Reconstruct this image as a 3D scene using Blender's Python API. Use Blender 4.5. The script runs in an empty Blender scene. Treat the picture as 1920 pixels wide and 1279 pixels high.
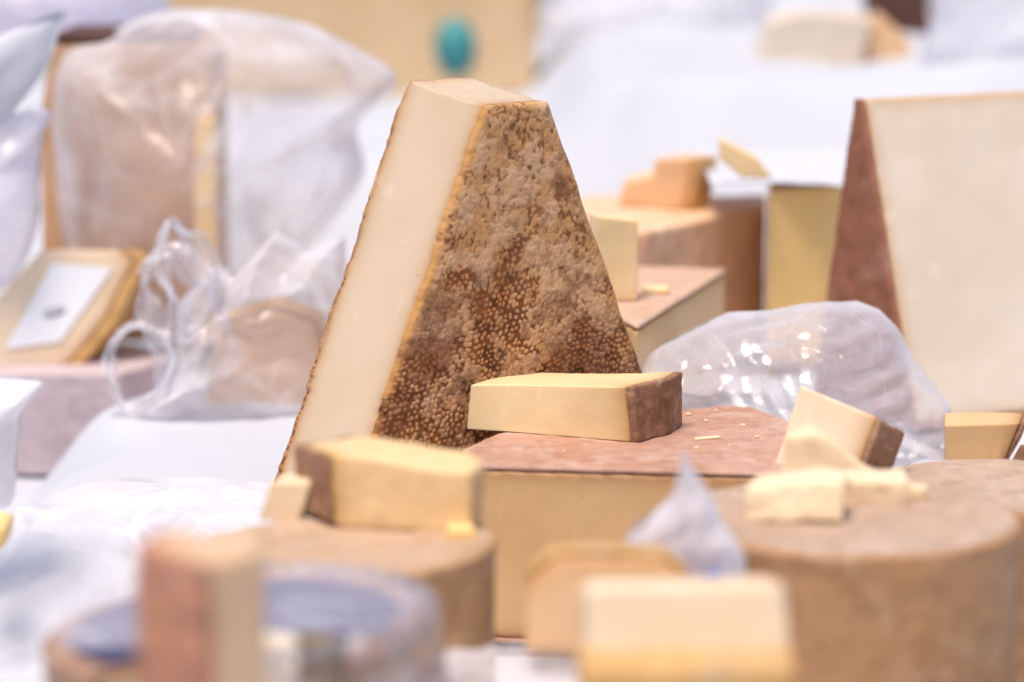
import bpy, bmesh, math
import numpy as np
from mathutils import Matrix, Vector

# ------------------------------------------------------------------ camera, sky, sun, exposure
sc = bpy.context.scene
COL = sc.collection
PITCH = math.radians(10.0)
DIST, ZC, FPX = 2.2, 0.25, 5500.0
cam_d = bpy.data.cameras.new('camera')
cam = bpy.data.objects.new('camera', cam_d)
COL.objects.link(cam)
CAM = Vector((0, -DIST * math.cos(PITCH), ZC + DIST * math.sin(PITCH)))
cam.location = CAM
cam.rotation_euler = (math.pi / 2 - PITCH, 0, 0)
cam_d.sensor_width = 36.0
cam_d.lens = FPX * 36.0 / 1920.0
cam_d.clip_start, cam_d.clip_end = 0.05, 200.0
cam_d.dof.use_dof = True
cam_d.dof.focus_distance = 2.19
cam_d.dof.aperture_fstop = cam_d.lens / 42.0
sc.camera = cam

SUN_EL, SUN_AZ = math.radians(72), math.radians(-150)
world = bpy.data.worlds.new('World')
sc.world = world
world.use_nodes = True
nt = world.node_tree
bg = nt.nodes['Background']
sky = nt.nodes.new('ShaderNodeTexSky')
sky.sky_type = 'NISHITA'
sky.sun_disc = False
sky.sun_elevation = SUN_EL
sky.sun_rotation = SUN_AZ
sky.air_density = 1.0
sky.dust_density = 3.0
sky.ozone_density = 1.0
nt.links.new(sky.outputs[0], bg.inputs[0])
bg.inputs[1].default_value = 0.10
sd = bpy.data.lights.new('sun', 'SUN')
sd.energy = 2.2
sd.angle = math.radians(20)
sd.color = (1.0, 0.88, 0.74)
sun = bpy.data.objects.new('sun', sd)
COL.objects.link(sun)
sdir = Vector((math.sin(SUN_AZ) * math.cos(SUN_EL), math.cos(SUN_AZ) * math.cos(SUN_EL), math.sin(SUN_EL)))
sun.rotation_euler = sdir.to_track_quat('Z', 'Y').to_euler()
sc.view_settings.view_transform = 'Standard'
sc.view_settings.look = 'None'
sc.view_settings.exposure = 0.63
sc.view_settings.gamma = 1.0
sc.render.engine = 'CYCLES'
sc.cycles.use_denoising = True
sc.cycles.max_bounces = 10
sc.cycles.transparent_max_bounces = 16
sc.cycles.diffuse_bounces = 5

# ------------------------------------------------------------------ measuring helpers
_right = Vector((1, 0, 0))
_up = Vector((0, math.sin(PITCH), math.cos(PITCH)))
_fwd = Vector((0, math.cos(PITCH), -math.sin(PITCH)))
def _ray(px, py):
    return _right * ((px - 960) / FPX) - _up * ((py - 639.5) / FPX) + _fwd
def P(px, py, Y):
    d = _ray(px, py)
    return CAM + d * ((Y - CAM.y) / d.y)
def PZ(px, py, z):
    d = _ray(px, py)
    return CAM + d * ((z - CAM.z) / d.z)

# ------------------------------------------------------------------ noise
def _hash(i, j, k, seed):
    h = (i * 374761393 + j * 668265263 + k * 2147483647 + seed * 974634777) & 0xffffffff
    h = ((h ^ (h >> 13)) * 1274126177) & 0xffffffff
    h = ((h ^ (h >> 16)) * 2246822519) & 0xffffffff
    h = h ^ (h >> 15)
    return (h & 0xffffff) / float(0xffffff)
def vnoise(p, seed=0):
    p = np.asarray(p, float)
    i = np.floor(p).astype(np.int64)
    f = p - i
    f = f * f * f * (f * (f * 6 - 15) + 10)
    r = 0
    for a in (0, 1):
        for b in (0, 1):
            for c in (0, 1):
                w = (f[:, 0] if a else 1 - f[:, 0]) * (f[:, 1] if b else 1 - f[:, 1]) * (f[:, 2] if c else 1 - f[:, 2])
                r = r + w * _hash(i[:, 0] + a, i[:, 1] + b, i[:, 2] + c, seed)
    return r * 2 - 1
def fbm(p, seed=0, octv=4, gain=0.5):
    p = np.asarray(p, float)
    r, a, n = 0, 1.0, 0
    for o in range(octv):
        r = r + a * vnoise(p * (2.03 ** o) + 7.3 * o, seed + o * 17)
        n += a
        a *= gain
    return r / n
def ridged(p, seed=0, octv=3, gain=0.5):
    p = np.asarray(p, float)
    r, a, n = 0, 1.0, 0
    for o in range(octv):
        r = r + a * (1 - np.abs(vnoise(p * (2.1 ** o) + 3.1 * o, seed + o * 13)) * 2)
        n += a
        a *= gain
    return r / n
def sstep(a, b, x):
    t = np.clip((x - a) / (b - a), 0, 1)
    return t * t * (3 - 2 * t)

# ------------------------------------------------------------------ object helpers
def tag(o, label=None, cat=None, group=None, kind=None):
    if label: o['label'] = label
    if cat: o['category'] = cat
    if group: o['group'] = group
    if kind: o['kind'] = kind
    return o
def empty(name, label, cat, M, group=None):
    o = bpy.data.objects.new(name, None)
    COL.objects.link(o)
    o.empty_display_size = 0.02
    o.matrix_world = M
    return tag(o, label, cat, group)
def link(name, me, mat, parent=None, smooth=True):
    o = bpy.data.objects.new(name, me)
    COL.objects.link(o)
    if parent is not None:
        o.parent = parent
    if not me.materials:
        me.materials.append(mat)
    if smooth:
        me.polygons.foreach_set('use_smooth', np.ones(len(me.polygons), bool))
    return o
def np_mesh(name, v, quads=None, tris=None, attrs=None):
    me = bpy.data.meshes.new(name)
    v = np.asarray(v, np.float32)
    fs = []
    if quads is not None and len(quads): fs += np.asarray(quads).tolist()
    if tris is not None and len(tris): fs += np.asarray(tris).tolist()
    me.from_pydata(v.tolist(), [], fs)
    if attrs:
        for k, a in attrs.items():
            at = me.attributes.new(k, 'FLOAT', 'POINT')
            at.data.foreach_set('value', np.asarray(a, np.float32))
    me.update()
    return me
def grid_quads(nr, nc, wrap=False, off=0):
    q = []
    r = np.arange(nr - 1)[:, None]
    ccount = nc if wrap else nc - 1
    c = np.arange(ccount)[None, :]
    a = r * nc + c
    b = r * nc + (c + 1) % nc
    q = np.stack([a, b, b + nc, a + nc], -1).reshape(-1, 4) + off
    return q
def set_attr(me, name, vals):
    at = me.attributes.get(name) or me.attributes.new(name, 'FLOAT', 'POINT')
    at.data.foreach_set('value', np.asarray(vals, np.float32))
def get_co(me):
    a = np.empty(len(me.vertices) * 3, np.float32)
    me.vertices.foreach_get('co', a)
    return a.reshape(-1, 3).astype(float)
def set_co(me, v):
    me.vertices.foreach_set('co', np.asarray(v, np.float32).ravel())
    me.update()
def get_no(me):
    a = np.empty(len(me.vertices) * 3, np.float32)
    me.vertex_normals.foreach_get('vector', a)
    return a.reshape(-1, 3).astype(float)

def prism_bm(bm, poly, z0, z1):
    lo = [bm.verts.new((x, y, z0)) for x, y in poly]
    hi = [bm.verts.new((x, y, z1)) for x, y in poly]
    n = len(poly)
    bm.faces.new(lo[::-1]); bm.faces.new(hi)
    for i in range(n):
        j = (i + 1) % n
        bm.faces.new((lo[i], lo[j], hi[j], hi[i]))
def ring_bm(bm, outer, inner, z0, z1):
    n = len(outer)
    ol = [bm.verts.new((*p, z0)) for p in outer]; oh = [bm.verts.new((*p, z1)) for p in outer]
    il = [bm.verts.new((*p, z0)) for p in inner]; ih = [bm.verts.new((*p, z1)) for p in inner]
    for i in range(n):
        j = (i + 1) % n
        bm.faces.new((ol[i], ol[j], oh[j], oh[i])); bm.faces.new((il[j], il[i], ih[i], ih[j]))
        bm.faces.new((oh[i], oh[j], ih[j], ih[i])); bm.faces.new((ol[j], ol[i], il[i], il[j]))
def remesh(me, voxel, smooth_it=1):
    o = bpy.data.objects.new('tmp', me)
    COL.objects.link(o)
    m = o.modifiers.new('r', 'REMESH'); m.mode = 'VOXEL'; m.voxel_size = voxel
    if smooth_it:
        s = o.modifiers.new('s', 'SMOOTH'); s.factor = 0.5; s.iterations = smooth_it
    dg = bpy.context.evaluated_depsgraph_get()
    out = bpy.data.meshes.new_from_object(o.evaluated_get(dg))
    bpy.data.objects.remove(o)
    return out
def offset_poly(poly, d):
    n = len(poly)
    L = []
    for i in range(n):
        a, b = np.array(poly[i], float), np.array(poly[(i + 1) % n], float)
        t = (b - a) / np.linalg.norm(b - a)
        nin = np.array([-t[1], t[0]])
        L.append((a + nin * d[i], t))
    out = []
    for i in range(n):
        p, t = L[i - 1]; q, s = L[i]
        den = t[0] * s[1] - t[1] * s[0]
        if abs(den) < 1e-3:
            nin = np.array([-s[1], s[0]])
            out.append(tuple(np.array(poly[i], float) + nin * d[i]))
        else:
            k = ((q[0] - p[0]) * s[1] - (q[1] - p[1]) * s[0]) / den
            out.append(tuple(p + t * k))
    return out
def seg_dist(v, a, b):
    a = np.array(a, float); b = np.array(b, float)
    ab = b - a
    t = np.clip(((v - a) @ ab) / (ab @ ab), 0, 1)
    return np.linalg.norm(v - (a + t[:, None] * ab), axis=1)

_seed = [1]
def cheese(name, label, cat, M, poly, h, paste, rind=None, top=False, bottom=False, sides=(), voxel=0.003,
           rt=0.004, amp=0.0008, nscale=28, ramp=None, deform=None, group=None, band=0.007, smooth_it=2, rind_proud=0.0006, cap=None, tint=()):
    """cheese cut to the outline poly (counter-clockwise, local), height h; rind on top / bottom / the listed sides"""
    _seed[0] += 7
    sd_ = _seed[0]
    root = empty(name, label, cat, M, group)
    n = len(poly)
    d = [rt if i in sides else 0 for i in range(n)]
    inner = offset_poly(poly, d)
    z0, z1 = (rt if bottom else 0), (h - rt if top else h)
    bm = bmesh.new(); prism_bm(bm, inner, z0, z1)
    me = bpy.data.meshes.new('paste'); bm.to_mesh(me); bm.free()
    me = remesh(me, voxel, smooth_it); me.name = 'paste'
    v = get_co(me)
    e = np.full(len(v), 9.0)
    if top: e = np.minimum(e, z1 - v[:, 2])
    if bottom: e = np.minimum(e, v[:, 2] - z0)
    for i in tuple(sides) + tuple(tint):
        e = np.minimum(e, seg_dist(v[:, :2], inner[i], inner[(i + 1) % n]))
    set_attr(me, 'edge', np.exp(-np.maximum(e, 0) / band))
    v = v + get_no(me) * (fbm(v * nscale, sd_, 4)[:, None] * amp)
    if deform: v = deform(v)
    set_co(me, v)
    link('paste', me, paste, root)
    if rind and (top or bottom or sides):
        bm = bmesh.new()
        pr = rind_proud
        ep = 0.0012
        out2 = offset_poly(poly, [-pr if i in sides else -pr * 0.3 for i in range(n)])
        if top: prism_bm(bm, out2, h - rt, h + pr)
        if bottom: prism_bm(bm, out2, -pr, rt)
        if len(sides) == n:
            ring_bm(bm, out2, inner, 0, h)
        elif sides:
            S = sorted(sides)
            runs, cur = [], [S[0]]
            for s in S[1:]:
                if s == cur[-1] + 1: cur.append(s)
                else: runs.append(cur); cur = [s]
            runs.append(cur)
            for r in runs:
                ids = r + [r[-1] + 1]
                prism_bm(bm, [out2[i % n] for i in ids] + [inner[i % n] for i in reversed(ids)], 0, h)
        def finish(bm, mt):
            bmesh.ops.recalc_face_normals(bm, faces=bm.faces)
            me = bpy.data.meshes.new('rind'); bm.to_mesh(me); bm.free()
            me = remesh(me, min(voxel, 0.0022), 2); me.name = 'rind'
            v = get_co(me)
            a2 = amp * 1.3 if ramp is None else ramp
            v = v + get_no(me) * (fbm(v * nscale * 2.5, sd_ + 3, 4)[:, None] * a2)
            if deform: v = deform(v)
            set_co(me, v)
            link('rind', me, mt, root)
        finish(bm, rind)
        if cap:
            bm = bmesh.new(); prism_bm(bm, offset_poly(poly, [0.003] * n), h - rt, h + pr + 0.0012)
            finish(bm, cap)
    return root
def frame(o, x, z=(0, 0, 1)):
    """matrix with origin o, local x along x, local z near z"""
    x = Vector(x).normalized(); z = Vector(z)
    y = z.cross(x).normalized(); z = x.cross(y).normalized()
    M = Matrix((x, y, z)).transposed().to_4x4()
    M.translation = Vector(o)
    return M
def arc(cx, cy, r, a0, a1, n):
    return [(cx + r * math.cos(math.radians(a0 + (a1 - a0) * i / n)), cy + r * math.sin(math.radians(a0 + (a1 - a0) * i / n))) for i in range(n + 1)]

# ------------------------------------------------------------------ materials
class N:
    def __init__(s, name):
        s.m = bpy.data.materials.new(name); s.m.use_nodes = True
        s.t = s.m.node_tree; s.b = s.t.nodes['Principled BSDF']; s.out = s.t.nodes['Material Output']
        s.tc = s.t.nodes.new('ShaderNodeTexCoord')
    def n(s, typ, **k):
        x = s.t.nodes.new(typ)
        for a, b in k.items(): setattr(x, a, b)
        return x
    def put(s, sock, val):
        if hasattr(val, 'node'): s.t.links.new(val, sock)
        elif isinstance(val, (tuple, list)) and len(val) == 3 and sock.type == 'RGBA': sock.default_value = (*val, 1)
        else: sock.default_value = val
    def noise(s, scale, detail=4, rough=0.55, dist=0.0, vec=None):
        x = s.n('ShaderNodeTexNoise'); x.inputs['Scale'].default_value = scale; x.inputs['Detail'].default_value = detail
        x.inputs['Roughness'].default_value = rough; x.inputs['Distortion'].default_value = dist
        s.put(x.inputs['Vector'], vec or s.tc.outputs['Object'])
        return x.outputs['Fac']
    def ramp(s, f, a, b, va=0.0, vb=1.0):
        x = s.n('ShaderNodeMapRange'); x.interpolation_type = 'SMOOTHSTEP'
        s.put(x.inputs[0], f)
        for i, q in enumerate((a, b, va, vb)): x.inputs[i + 1].default_value = q
        return x.outputs[0]
    def mix(s, f, a, b, mode='MIX'):
        x = s.n('ShaderNodeMix', data_type='RGBA', blend_type=mode)
        s.put(x.inputs[0], f); s.put(x.inputs[6], a); s.put(x.inputs[7], b)
        return x.outputs[2]
    def math(s, op, a, b=0.0):
        x = s.n('ShaderNodeMath', operation=op); s.put(x.inputs[0], a); s.put(x.inputs[1], b)
        return x.outputs[0]
    def attr(s, name):
        x = s.n('ShaderNodeAttribute', attribute_name=name); return x.outputs['Fac']
    def bump(s, h, strength, dist=0.001):
        x = s.n('ShaderNodeBump'); s.put(x.inputs['Height'], h); x.inputs['Strength'].default_value = strength
        x.inputs['Distance'].default_value = dist
        s.t.links.new(x.outputs[0], s.b.inputs['Normal']); return x.outputs[0]
    def map(s, scale):
        x = s.n('ShaderNodeMapping'); x.inputs['Scale'].default_value = scale
        s.t.links.new(s.tc.outputs['Object'], x.inputs[0]); return x.outputs[0]

def paste_mat(name, core, rim, sss=0.25, rough=0.42, var=0.08, speck=0.35, rimw=1.0, drag=0.4):
    m = N(name)
    big = m.noise(9, 3)
    c2 = tuple(x * (1 - var) for x in (core[0], core[1] * 0.97, core[2] * 0.92))
    col = m.mix(m.ramp(big, 0.35, 0.7), core, c2)
    e = m.math('MULTIPLY', m.attr('edge'), rimw)
    wob = m.math('MULTIPLY', m.noise(60, 3), 0.5)
    e = m.math('MULTIPLY', e, m.math('ADD', wob, 0.75))
    col = m.mix(e, col, rim)
    # small pores and crystals
    vo = m.n('ShaderNodeTexVoronoi'); vo.inputs['Scale'].default_value = 95
    m.t.links.new(m.tc.outputs['Object'], vo.inputs['Vector'])
    dots = m.ramp(vo.outputs['Distance'], 0.05, 0.16, 1, 0)
    gate = m.ramp(m.noise(30, 2), 0.58, 0.66)
    dots = m.math('MULTIPLY', m.math('MULTIPLY', dots, gate), speck)
    col = m.mix(dots, col, tuple(x * 0.55 for x in rim))
    st = m.ramp(m.noise(26, 3, vec=m.map((2.2, 1, 0.7))), 0.60, 0.74, 0, 0.28)
    col = m.mix(st, col, tuple(min(0.93, x * 1.15 + 0.06) for x in core))
    m.put(m.b.inputs['Base Color'], col)
    m.b.inputs['Roughness'].default_value = rough
    m.b.inputs['Specular IOR Level'].default_value = 0.35
    m.b.inputs['Subsurface Weight'].default_value = sss
    m.b.inputs['Subsurface Radius'].default_value = (1.0, 0.6, 0.3)
    m.b.inputs['Subsurface Scale'].default_value = 0.006
    h = m.math('ADD', m.noise(220, 5, 0.6), m.math('MULTIPLY', m.noise(60, 3), 0.8))
    h = m.math('ADD', h, m.math('MULTIPLY', m.noise(40, 3, vec=m.map((1, 1, 6))), drag))
    m.bump(h, 0.3, 0.0006)
    return m.m
def rind_mat(name, a, b, c, scale=40, rough=0.7, bump=0.6, bdist=0.0012):
    m = N(name)
    n1 = m.noise(scale * 0.35, 5, 0.65, 0.4); n2 = m.noise(scale * 2.2, 6, 0.7); n3 = m.noise(scale * 0.8, 4, 0.6, 0.8)
    col = m.mix(m.ramp(n1, 0.35, 0.65), a, b)
    col = m.mix(m.ramp(n3, 0.5, 0.72), col, c)
    col = m.mix(m.math('MULTIPLY', m.ramp(n2, 0.42, 0.7), 0.45), col, tuple(x * 0.55 for x in b))
    m.put(m.b.inputs['Base Color'], col)
    m.b.inputs['Roughness'].default_value = rough
    m.b.inputs['Specular IOR Level'].default_value = 0.3
    m.bump(m.math('ADD', n2, m.math('MULTIPLY', n3, 0.8)), bump, bdist)
    return m.m
def plain_mat(name, col, rough=0.6, var=0.1, scale=20, sss=0.0, bump=0.2, bscale=90, bdist=0.001):
    m = N(name)
    m.put(m.b.inputs['Base Color'], m.mix(m.ramp(m.noise(scale, 4), 0.3, 0.7), col, tuple(x * (1 - var) for x in col)))
    m.b.inputs['Roughness'].default_value = rough
    m.b.inputs['Specular IOR Level'].default_value = 0.3
    if sss:
        m.b.inputs['Subsurface Weight'].default_value = sss; m.b.inputs['Subsurface Scale'].default_value = 0.006
    m.bump(m.noise(bscale, 4), bump, bdist)
    return m.m
def film_mat(name, col=(0.93, 0.91, 0.97), low=0.25, high=0.8, gloss_rough=0.15, bump=0.3, bscale=45, bdist=0.001, spec=0.7, fold=0.3):
    m = N(name)
    m.t.nodes.remove(m.b)
    lw = m.n('ShaderNodeLayerWeight'); lw.inputs['Blend'].default_value = 0.35
    wn = m.n('ShaderNodeTexNoise'); wn.inputs['Scale'].default_value = bscale * 0.5; wn.inputs['Detail'].default_value = 2
    m.t.links.new(m.tc.outputs['Object'], wn.inputs['Vector'])
    wa = m.n('ShaderNodeVectorMath', operation='MULTIPLY_ADD'); m.t.links.new(wn.outputs['Color'], wa.inputs[0])
    wa.inputs[1].default_value = (0.35 / bscale * 2,) * 3; m.t.links.new(m.tc.outputs['Object'], wa.inputs[2])
    h = m.math('MULTIPLY', m.noise(bscale, 3, 0.5, 1.2), 0.5)
    crease = None
    for f, g in ((0.30, 1.3), (0.8, 0.5)):
        vo = m.n('ShaderNodeTexVoronoi'); vo.inputs['Scale'].default_value = bscale * f; m.t.links.new(wa.outputs[0], vo.inputs['Vector'])
        sb = m.n('ShaderNodeVectorMath', operation='SUBTRACT'); m.t.links.new(wa.outputs[0], sb.inputs[0]); m.t.links.new(vo.outputs['Position'], sb.inputs[1])
        ca = m.n('ShaderNodeVectorMath', operation='SUBTRACT'); m.t.links.new(vo.outputs['Color'], ca.inputs[0]); ca.inputs[1].default_value = (0.5, 0.5, 0.5)
        dp = m.n('ShaderNodeVectorMath', operation='DOT_PRODUCT'); m.t.links.new(sb.outputs[0], dp.inputs[0]); m.t.links.new(ca.outputs[0], dp.inputs[1])
        h = m.math('ADD', h, m.math('MULTIPLY', dp.outputs['Value'], bscale * f * g))
        ve = m.n('ShaderNodeTexVoronoi', feature='DISTANCE_TO_EDGE'); ve.inputs['Scale'].default_value = bscale * f; m.t.links.new(wa.outputs[0], ve.inputs['Vector'])
        h = m.math('ADD', h, m.ramp(ve.outputs['Distance'], 0.0, 0.05, 0.35 * g, 0.0))
        c = m.math('MULTIPLY', m.ramp(ve.outputs['Distance'], 0.0, 0.05, g, 0.0), m.ramp(m.noise(bscale * 0.4, 2), 0.4, 0.65))
        crease = c if crease is None else m.math('ADD', crease, c)
    bp = m.n('ShaderNodeBump'); m.put(bp.inputs['Height'], h); bp.inputs['Strength'].default_value = bump; bp.inputs['Distance'].default_value = bdist
    m.t.links.new(bp.outputs[0], lw.inputs['Normal'])
    op = m.ramp(lw.outputs['Facing'], 0.05, 0.95, low, high)
    cloud = m.ramp(m.noise(14, 4), 0.3, 0.75, 0.7, 1.25)
    op = m.math('MULTIPLY', op, cloud)
    op = m.math('ADD', op, m.math('MULTIPLY', crease, fold))
    op = m.math('MINIMUM', op, 0.97)
    df = m.n('ShaderNodeBsdfDiffuse'); m.put(df.inputs[0], col); m.t.links.new(bp.outputs[0], df.inputs['Normal'])
    tl = m.n('ShaderNodeBsdfTranslucent'); m.put(tl.inputs[0], col); m.t.links.new(bp.outputs[0], tl.inputs['Normal'])
    gl = m.n('ShaderNodeBsdfGlossy'); gl.inputs['Roughness'].default_value = gloss_rough; m.t.links.new(bp.outputs[0], gl.inputs['Normal'])
    tr = m.n('ShaderNodeBsdfTransparent')
    body = m.n('ShaderNodeMixShader'); body.inputs[0].default_value = 0.35
    m.t.links.new(df.outputs[0], body.inputs[1]); m.t.links.new(tl.outputs[0], body.inputs[2])
    a = m.n('ShaderNodeMixShader'); m.put(a.inputs[0], op)
    m.t.links.new(tr.outputs[0], a.inputs[1]); m.t.links.new(body.outputs[0], a.inputs[2])
    fr = m.n('ShaderNodeFresnel'); fr.inputs['IOR'].default_value = 1.5; m.t.links.new(bp.outputs[0], fr.inputs['Normal'])
    g = m.n('ShaderNodeMixShader'); m.put(g.inputs[0], m.math('MINIMUM', m.math('MULTIPLY', fr.outputs[0], spec), 0.35))
    m.t.links.new(a.outputs[0], g.inputs[1]); m.t.links.new(gl.outputs[0], g.inputs[2])
    m.t.links.new(g.outputs[0], m.out.inputs['Surface'])
    return m.m

CREAM = paste_mat('ivory_paste', (0.84, 0.67, 0.49), (0.50, 0.26, 0.10))
IVORY = paste_mat('pale_ivory_paste', (0.77, 0.655, 0.54), (0.55, 0.33, 0.16))
YELLOW = paste_mat('butter_yellow_paste', (0.88, 0.675, 0.385), (0.55, 0.34, 0.12))
HONEY = paste_mat('honey_paste', (0.84, 0.595, 0.325), (0.55, 0.34, 0.12))
GOLD = paste_mat('golden_paste', (0.94, 0.65, 0.27), (0.5, 0.28, 0.08))
TAN = paste_mat('tan_paste', (0.74, 0.475, 0.24), (0.40, 0.18, 0.07), sss=0.15)
PALE = paste_mat('pale_yellow_paste', (0.87, 0.685, 0.46), (0.62, 0.42, 0.14))
PEACH = paste_mat('peach_paste', (0.80, 0.52, 0.30), (0.6, 0.3, 0.1))
R_PINK = rind_mat('pinkish_brown_rind', (0.56, 0.34, 0.26), (0.47, 0.25, 0.17), (0.60, 0.40, 0.33), 40, 0.62, 0.4)
R_BROWN = rind_mat('brown_rind', (0.40, 0.22, 0.13), (0.24, 0.11, 0.06), (0.5, 0.33, 0.25), 60, 0.75, 0.9, 0.002)
R_RED = rind_mat('reddish_rind', (0.34, 0.14, 0.085), (0.28, 0.11, 0.065), (0.40, 0.2, 0.14), 30, 0.7, 0.5)
R_TAN = rind_mat('tan_rind', (0.62, 0.41, 0.27), (0.54, 0.33, 0.20), (0.63, 0.45, 0.34), 22, 0.65, 0.35)
R_ROSE = rind_mat('rosy_tan_rind', (0.66, 0.45, 0.34), (0.60, 0.38, 0.27), (0.70, 0.53, 0.43), 22, 0.65, 0.35)
R_APRI = rind_mat('apricot_rind', (0.84, 0.54, 0.35), (0.80, 0.49, 0.30), (0.84, 0.61, 0.46), 16, 0.65, 0.35)
R_OCHRE = rind_mat('ochre_rind', (0.66, 0.40, 0.16), (0.55, 0.30, 0.1), (0.6, 0.42, 0.25), 30, 0.6, 0.4)
R_SIDE = rind_mat('orange_brown_rind', (0.48, 0.265, 0.135), (0.42, 0.215, 0.10), (0.51, 0.31, 0.18), 30, 0.65, 0.5)
R_GOLD = rind_mat('golden_brown_rind', (0.60, 0.37, 0.20), (0.52, 0.30, 0.14), (0.62, 0.43, 0.28), 26, 0.65, 0.5)
R_TOAST = rind_mat('toasted_top_rind', (0.58, 0.41, 0.29), (0.50, 0.33, 0.21), (0.62, 0.47, 0.38), 40, 0.65, 0.5)
R_DUSK = rind_mat('dusky_brown_rind', (0.40, 0.24, 0.16), (0.32, 0.17, 0.11), (0.44, 0.30, 0.22), 30, 0.65, 0.5)
R_PALE = rind_mat('dusty_pale_rind', (0.52, 0.375, 0.285), (0.46, 0.315, 0.225), (0.57, 0.44, 0.36), 34, 0.65, 0.4)
R_TANB = rind_mat('dusty_tan_rind', (0.60, 0.36, 0.20), (0.52, 0.30, 0.16), (0.66, 0.44, 0.30), 9, 0.7, 0.4)
R_MAUVE = rind_mat('mauve_grey_rind', (0.58, 0.47, 0.49), (0.53, 0.42, 0.44), (0.60, 0.49, 0.52), 14, 0.75, 0.4)
R_TERRA = rind_mat('terracotta_rind', (0.50, 0.235, 0.15), (0.46, 0.21, 0.13), (0.53, 0.28, 0.2), 20, 0.7, 0.4)
CLOTH = plain_mat('white_cloth', (0.54, 0.555, 0.615), 0.85, 0.03, 6, 0, 0.15, 260, 0.0008)
LABEL = plain_mat('white_label', (0.86, 0.86, 0.89), 0.5, 0.04, 8)
PAPER = plain_mat('white_paper', (0.62, 0.63, 0.70), 0.6, 0.03, 8)
BLUE = plain_mat('blue_label', (0.045, 0.045, 0.13), 0.6, 0.2, 30)
INK = plain_mat('blue_ink', (0.10, 0.18, 0.5), 0.35)
TEAL = plain_mat('teal_label', (0.06, 0.30, 0.31), 0.4, 0.15, 30)
DARK = plain_mat('dark_brown_rind', (0.12, 0.05, 0.035), 0.6, 0.3, 30)
GREY = plain_mat('grey_ink', (0.5, 0.5, 0.58), 0.5)
WOOD = plain_mat('table_wood', (0.35, 0.22, 0.13), 0.6, 0.3, 8)
STONE = plain_mat('paving', (0.32, 0.31, 0.31), 0.8, 0.25, 3)
FILM = film_mat('clear_film', (0.92, 0.90, 0.98), low=0.34, high=0.78, bump=0.34, bscale=60, gloss_rough=0.05, spec=0.75, fold=0.10)
FILM_SOFT = film_mat('cloudy_film', (0.94, 0.91, 0.97), low=0.24, high=0.9, gloss_rough=0.25, bump=0.3, bscale=18, spec=0.5)
FILM_THIN = film_mat('thin_wrap', (0.88, 0.84, 0.95), low=0.05, high=0.6, gloss_rough=0.15, bump=0.4, bscale=25)

# ------------------------------------------------------------------ ground, table, cloth
TABLE_Z = 0.05
def flat(name, x0, x1, y0, y1, z0, z1, mat):
    bm = bmesh.new(); prism_bm(bm, [(x0, y0), (x1, y0), (x1, y1), (x0, y1)], z0, z1)
    me = bpy.data.meshes.new(name); bm.to_mesh(me); bm.free()
    return link(name, me, mat, None, False)
tag(flat('ground', -60, 60, -60, 60, -0.95, -0.85, STONE), kind='structure')
tag(flat('table_top', -1.25, 1.25, -1.1, 2.9, -0.01, 0.03, WOOD), kind='structure')

STEP_Z = P(1500, 128, 1.05).z
def level(X, Y):
    """height of the display under the cloth: table, raised middle, back step"""
    X = np.asarray(X, float); Y = np.asarray(Y, float)
    yf = np.where(X < -0.13, -0.10, np.where(X < 0.2, -0.02 + (X + 0.008) * 0.55 + 0.0, 0.10))
    t = sstep(-0.13, -0.09, X)
    yf = -0.10 * (1 - t) + t * np.minimum(-0.03 + (X + 0.008) * 0.55, 0.12)
    wid = 0.28 * (1 - t) + 0.05 * t
    plat = sstep(0, 1, (Y - (yf - wid)) / wid)
    xl = -0.355 - 0.18 * sstep(0.0, -0.35, Y)
    plat = plat * sstep(-0.06, 0.03, X - xl + 0.02 * np.sin(Y * 23))
    z = TABLE_Z + 0.08 * plat
    z = z + (STEP_Z - 0.13 - 0.09 * sstep(0.12, 0.0, X)) * sstep(0.74, 1.06, Y)
    z = z + 0.06 * sstep(-0.30, -0.52, Y)
    return z
xs = np.linspace(-1.2, 1.2, 260); ys = np.linspace(-1.05, 2.85, 400)
X, Y = np.meshgrid(xs, ys); X = X.ravel(); Y = Y.ravel()
Z = level(X, Y)
p = np.stack([X, Y, 0 * X], 1)
fold = ridged(np.stack([X * 3.2 + Y * 2.4, Y * 3.0 - X * 3.6, 0 * X], 1), 5, 2) * 0.012 + fbm(p * 9, 9, 3) * 0.005
wfold = 0.35 + 0.9 * sstep(-0.05, -0.3, X) * sstep(0.0, -0.25, Y) + 1.0 * sstep(0.7, 0.9, Y)
Z = Z + fold * wfold - 0.003
me = np_mesh('tablecloth', np.stack([X, Y, Z], 1), grid_quads(400, 260))
tc = link('tablecloth', me, CLOTH)
md = tc.modifiers.new('thickness', 'SOLIDIFY'); md.thickness = 0.002; md.offset = -1
tag(tc, 'large white cloth spread in folds over the stepped cheese display', 'tablecloth')
PLAT = 0.13

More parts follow.
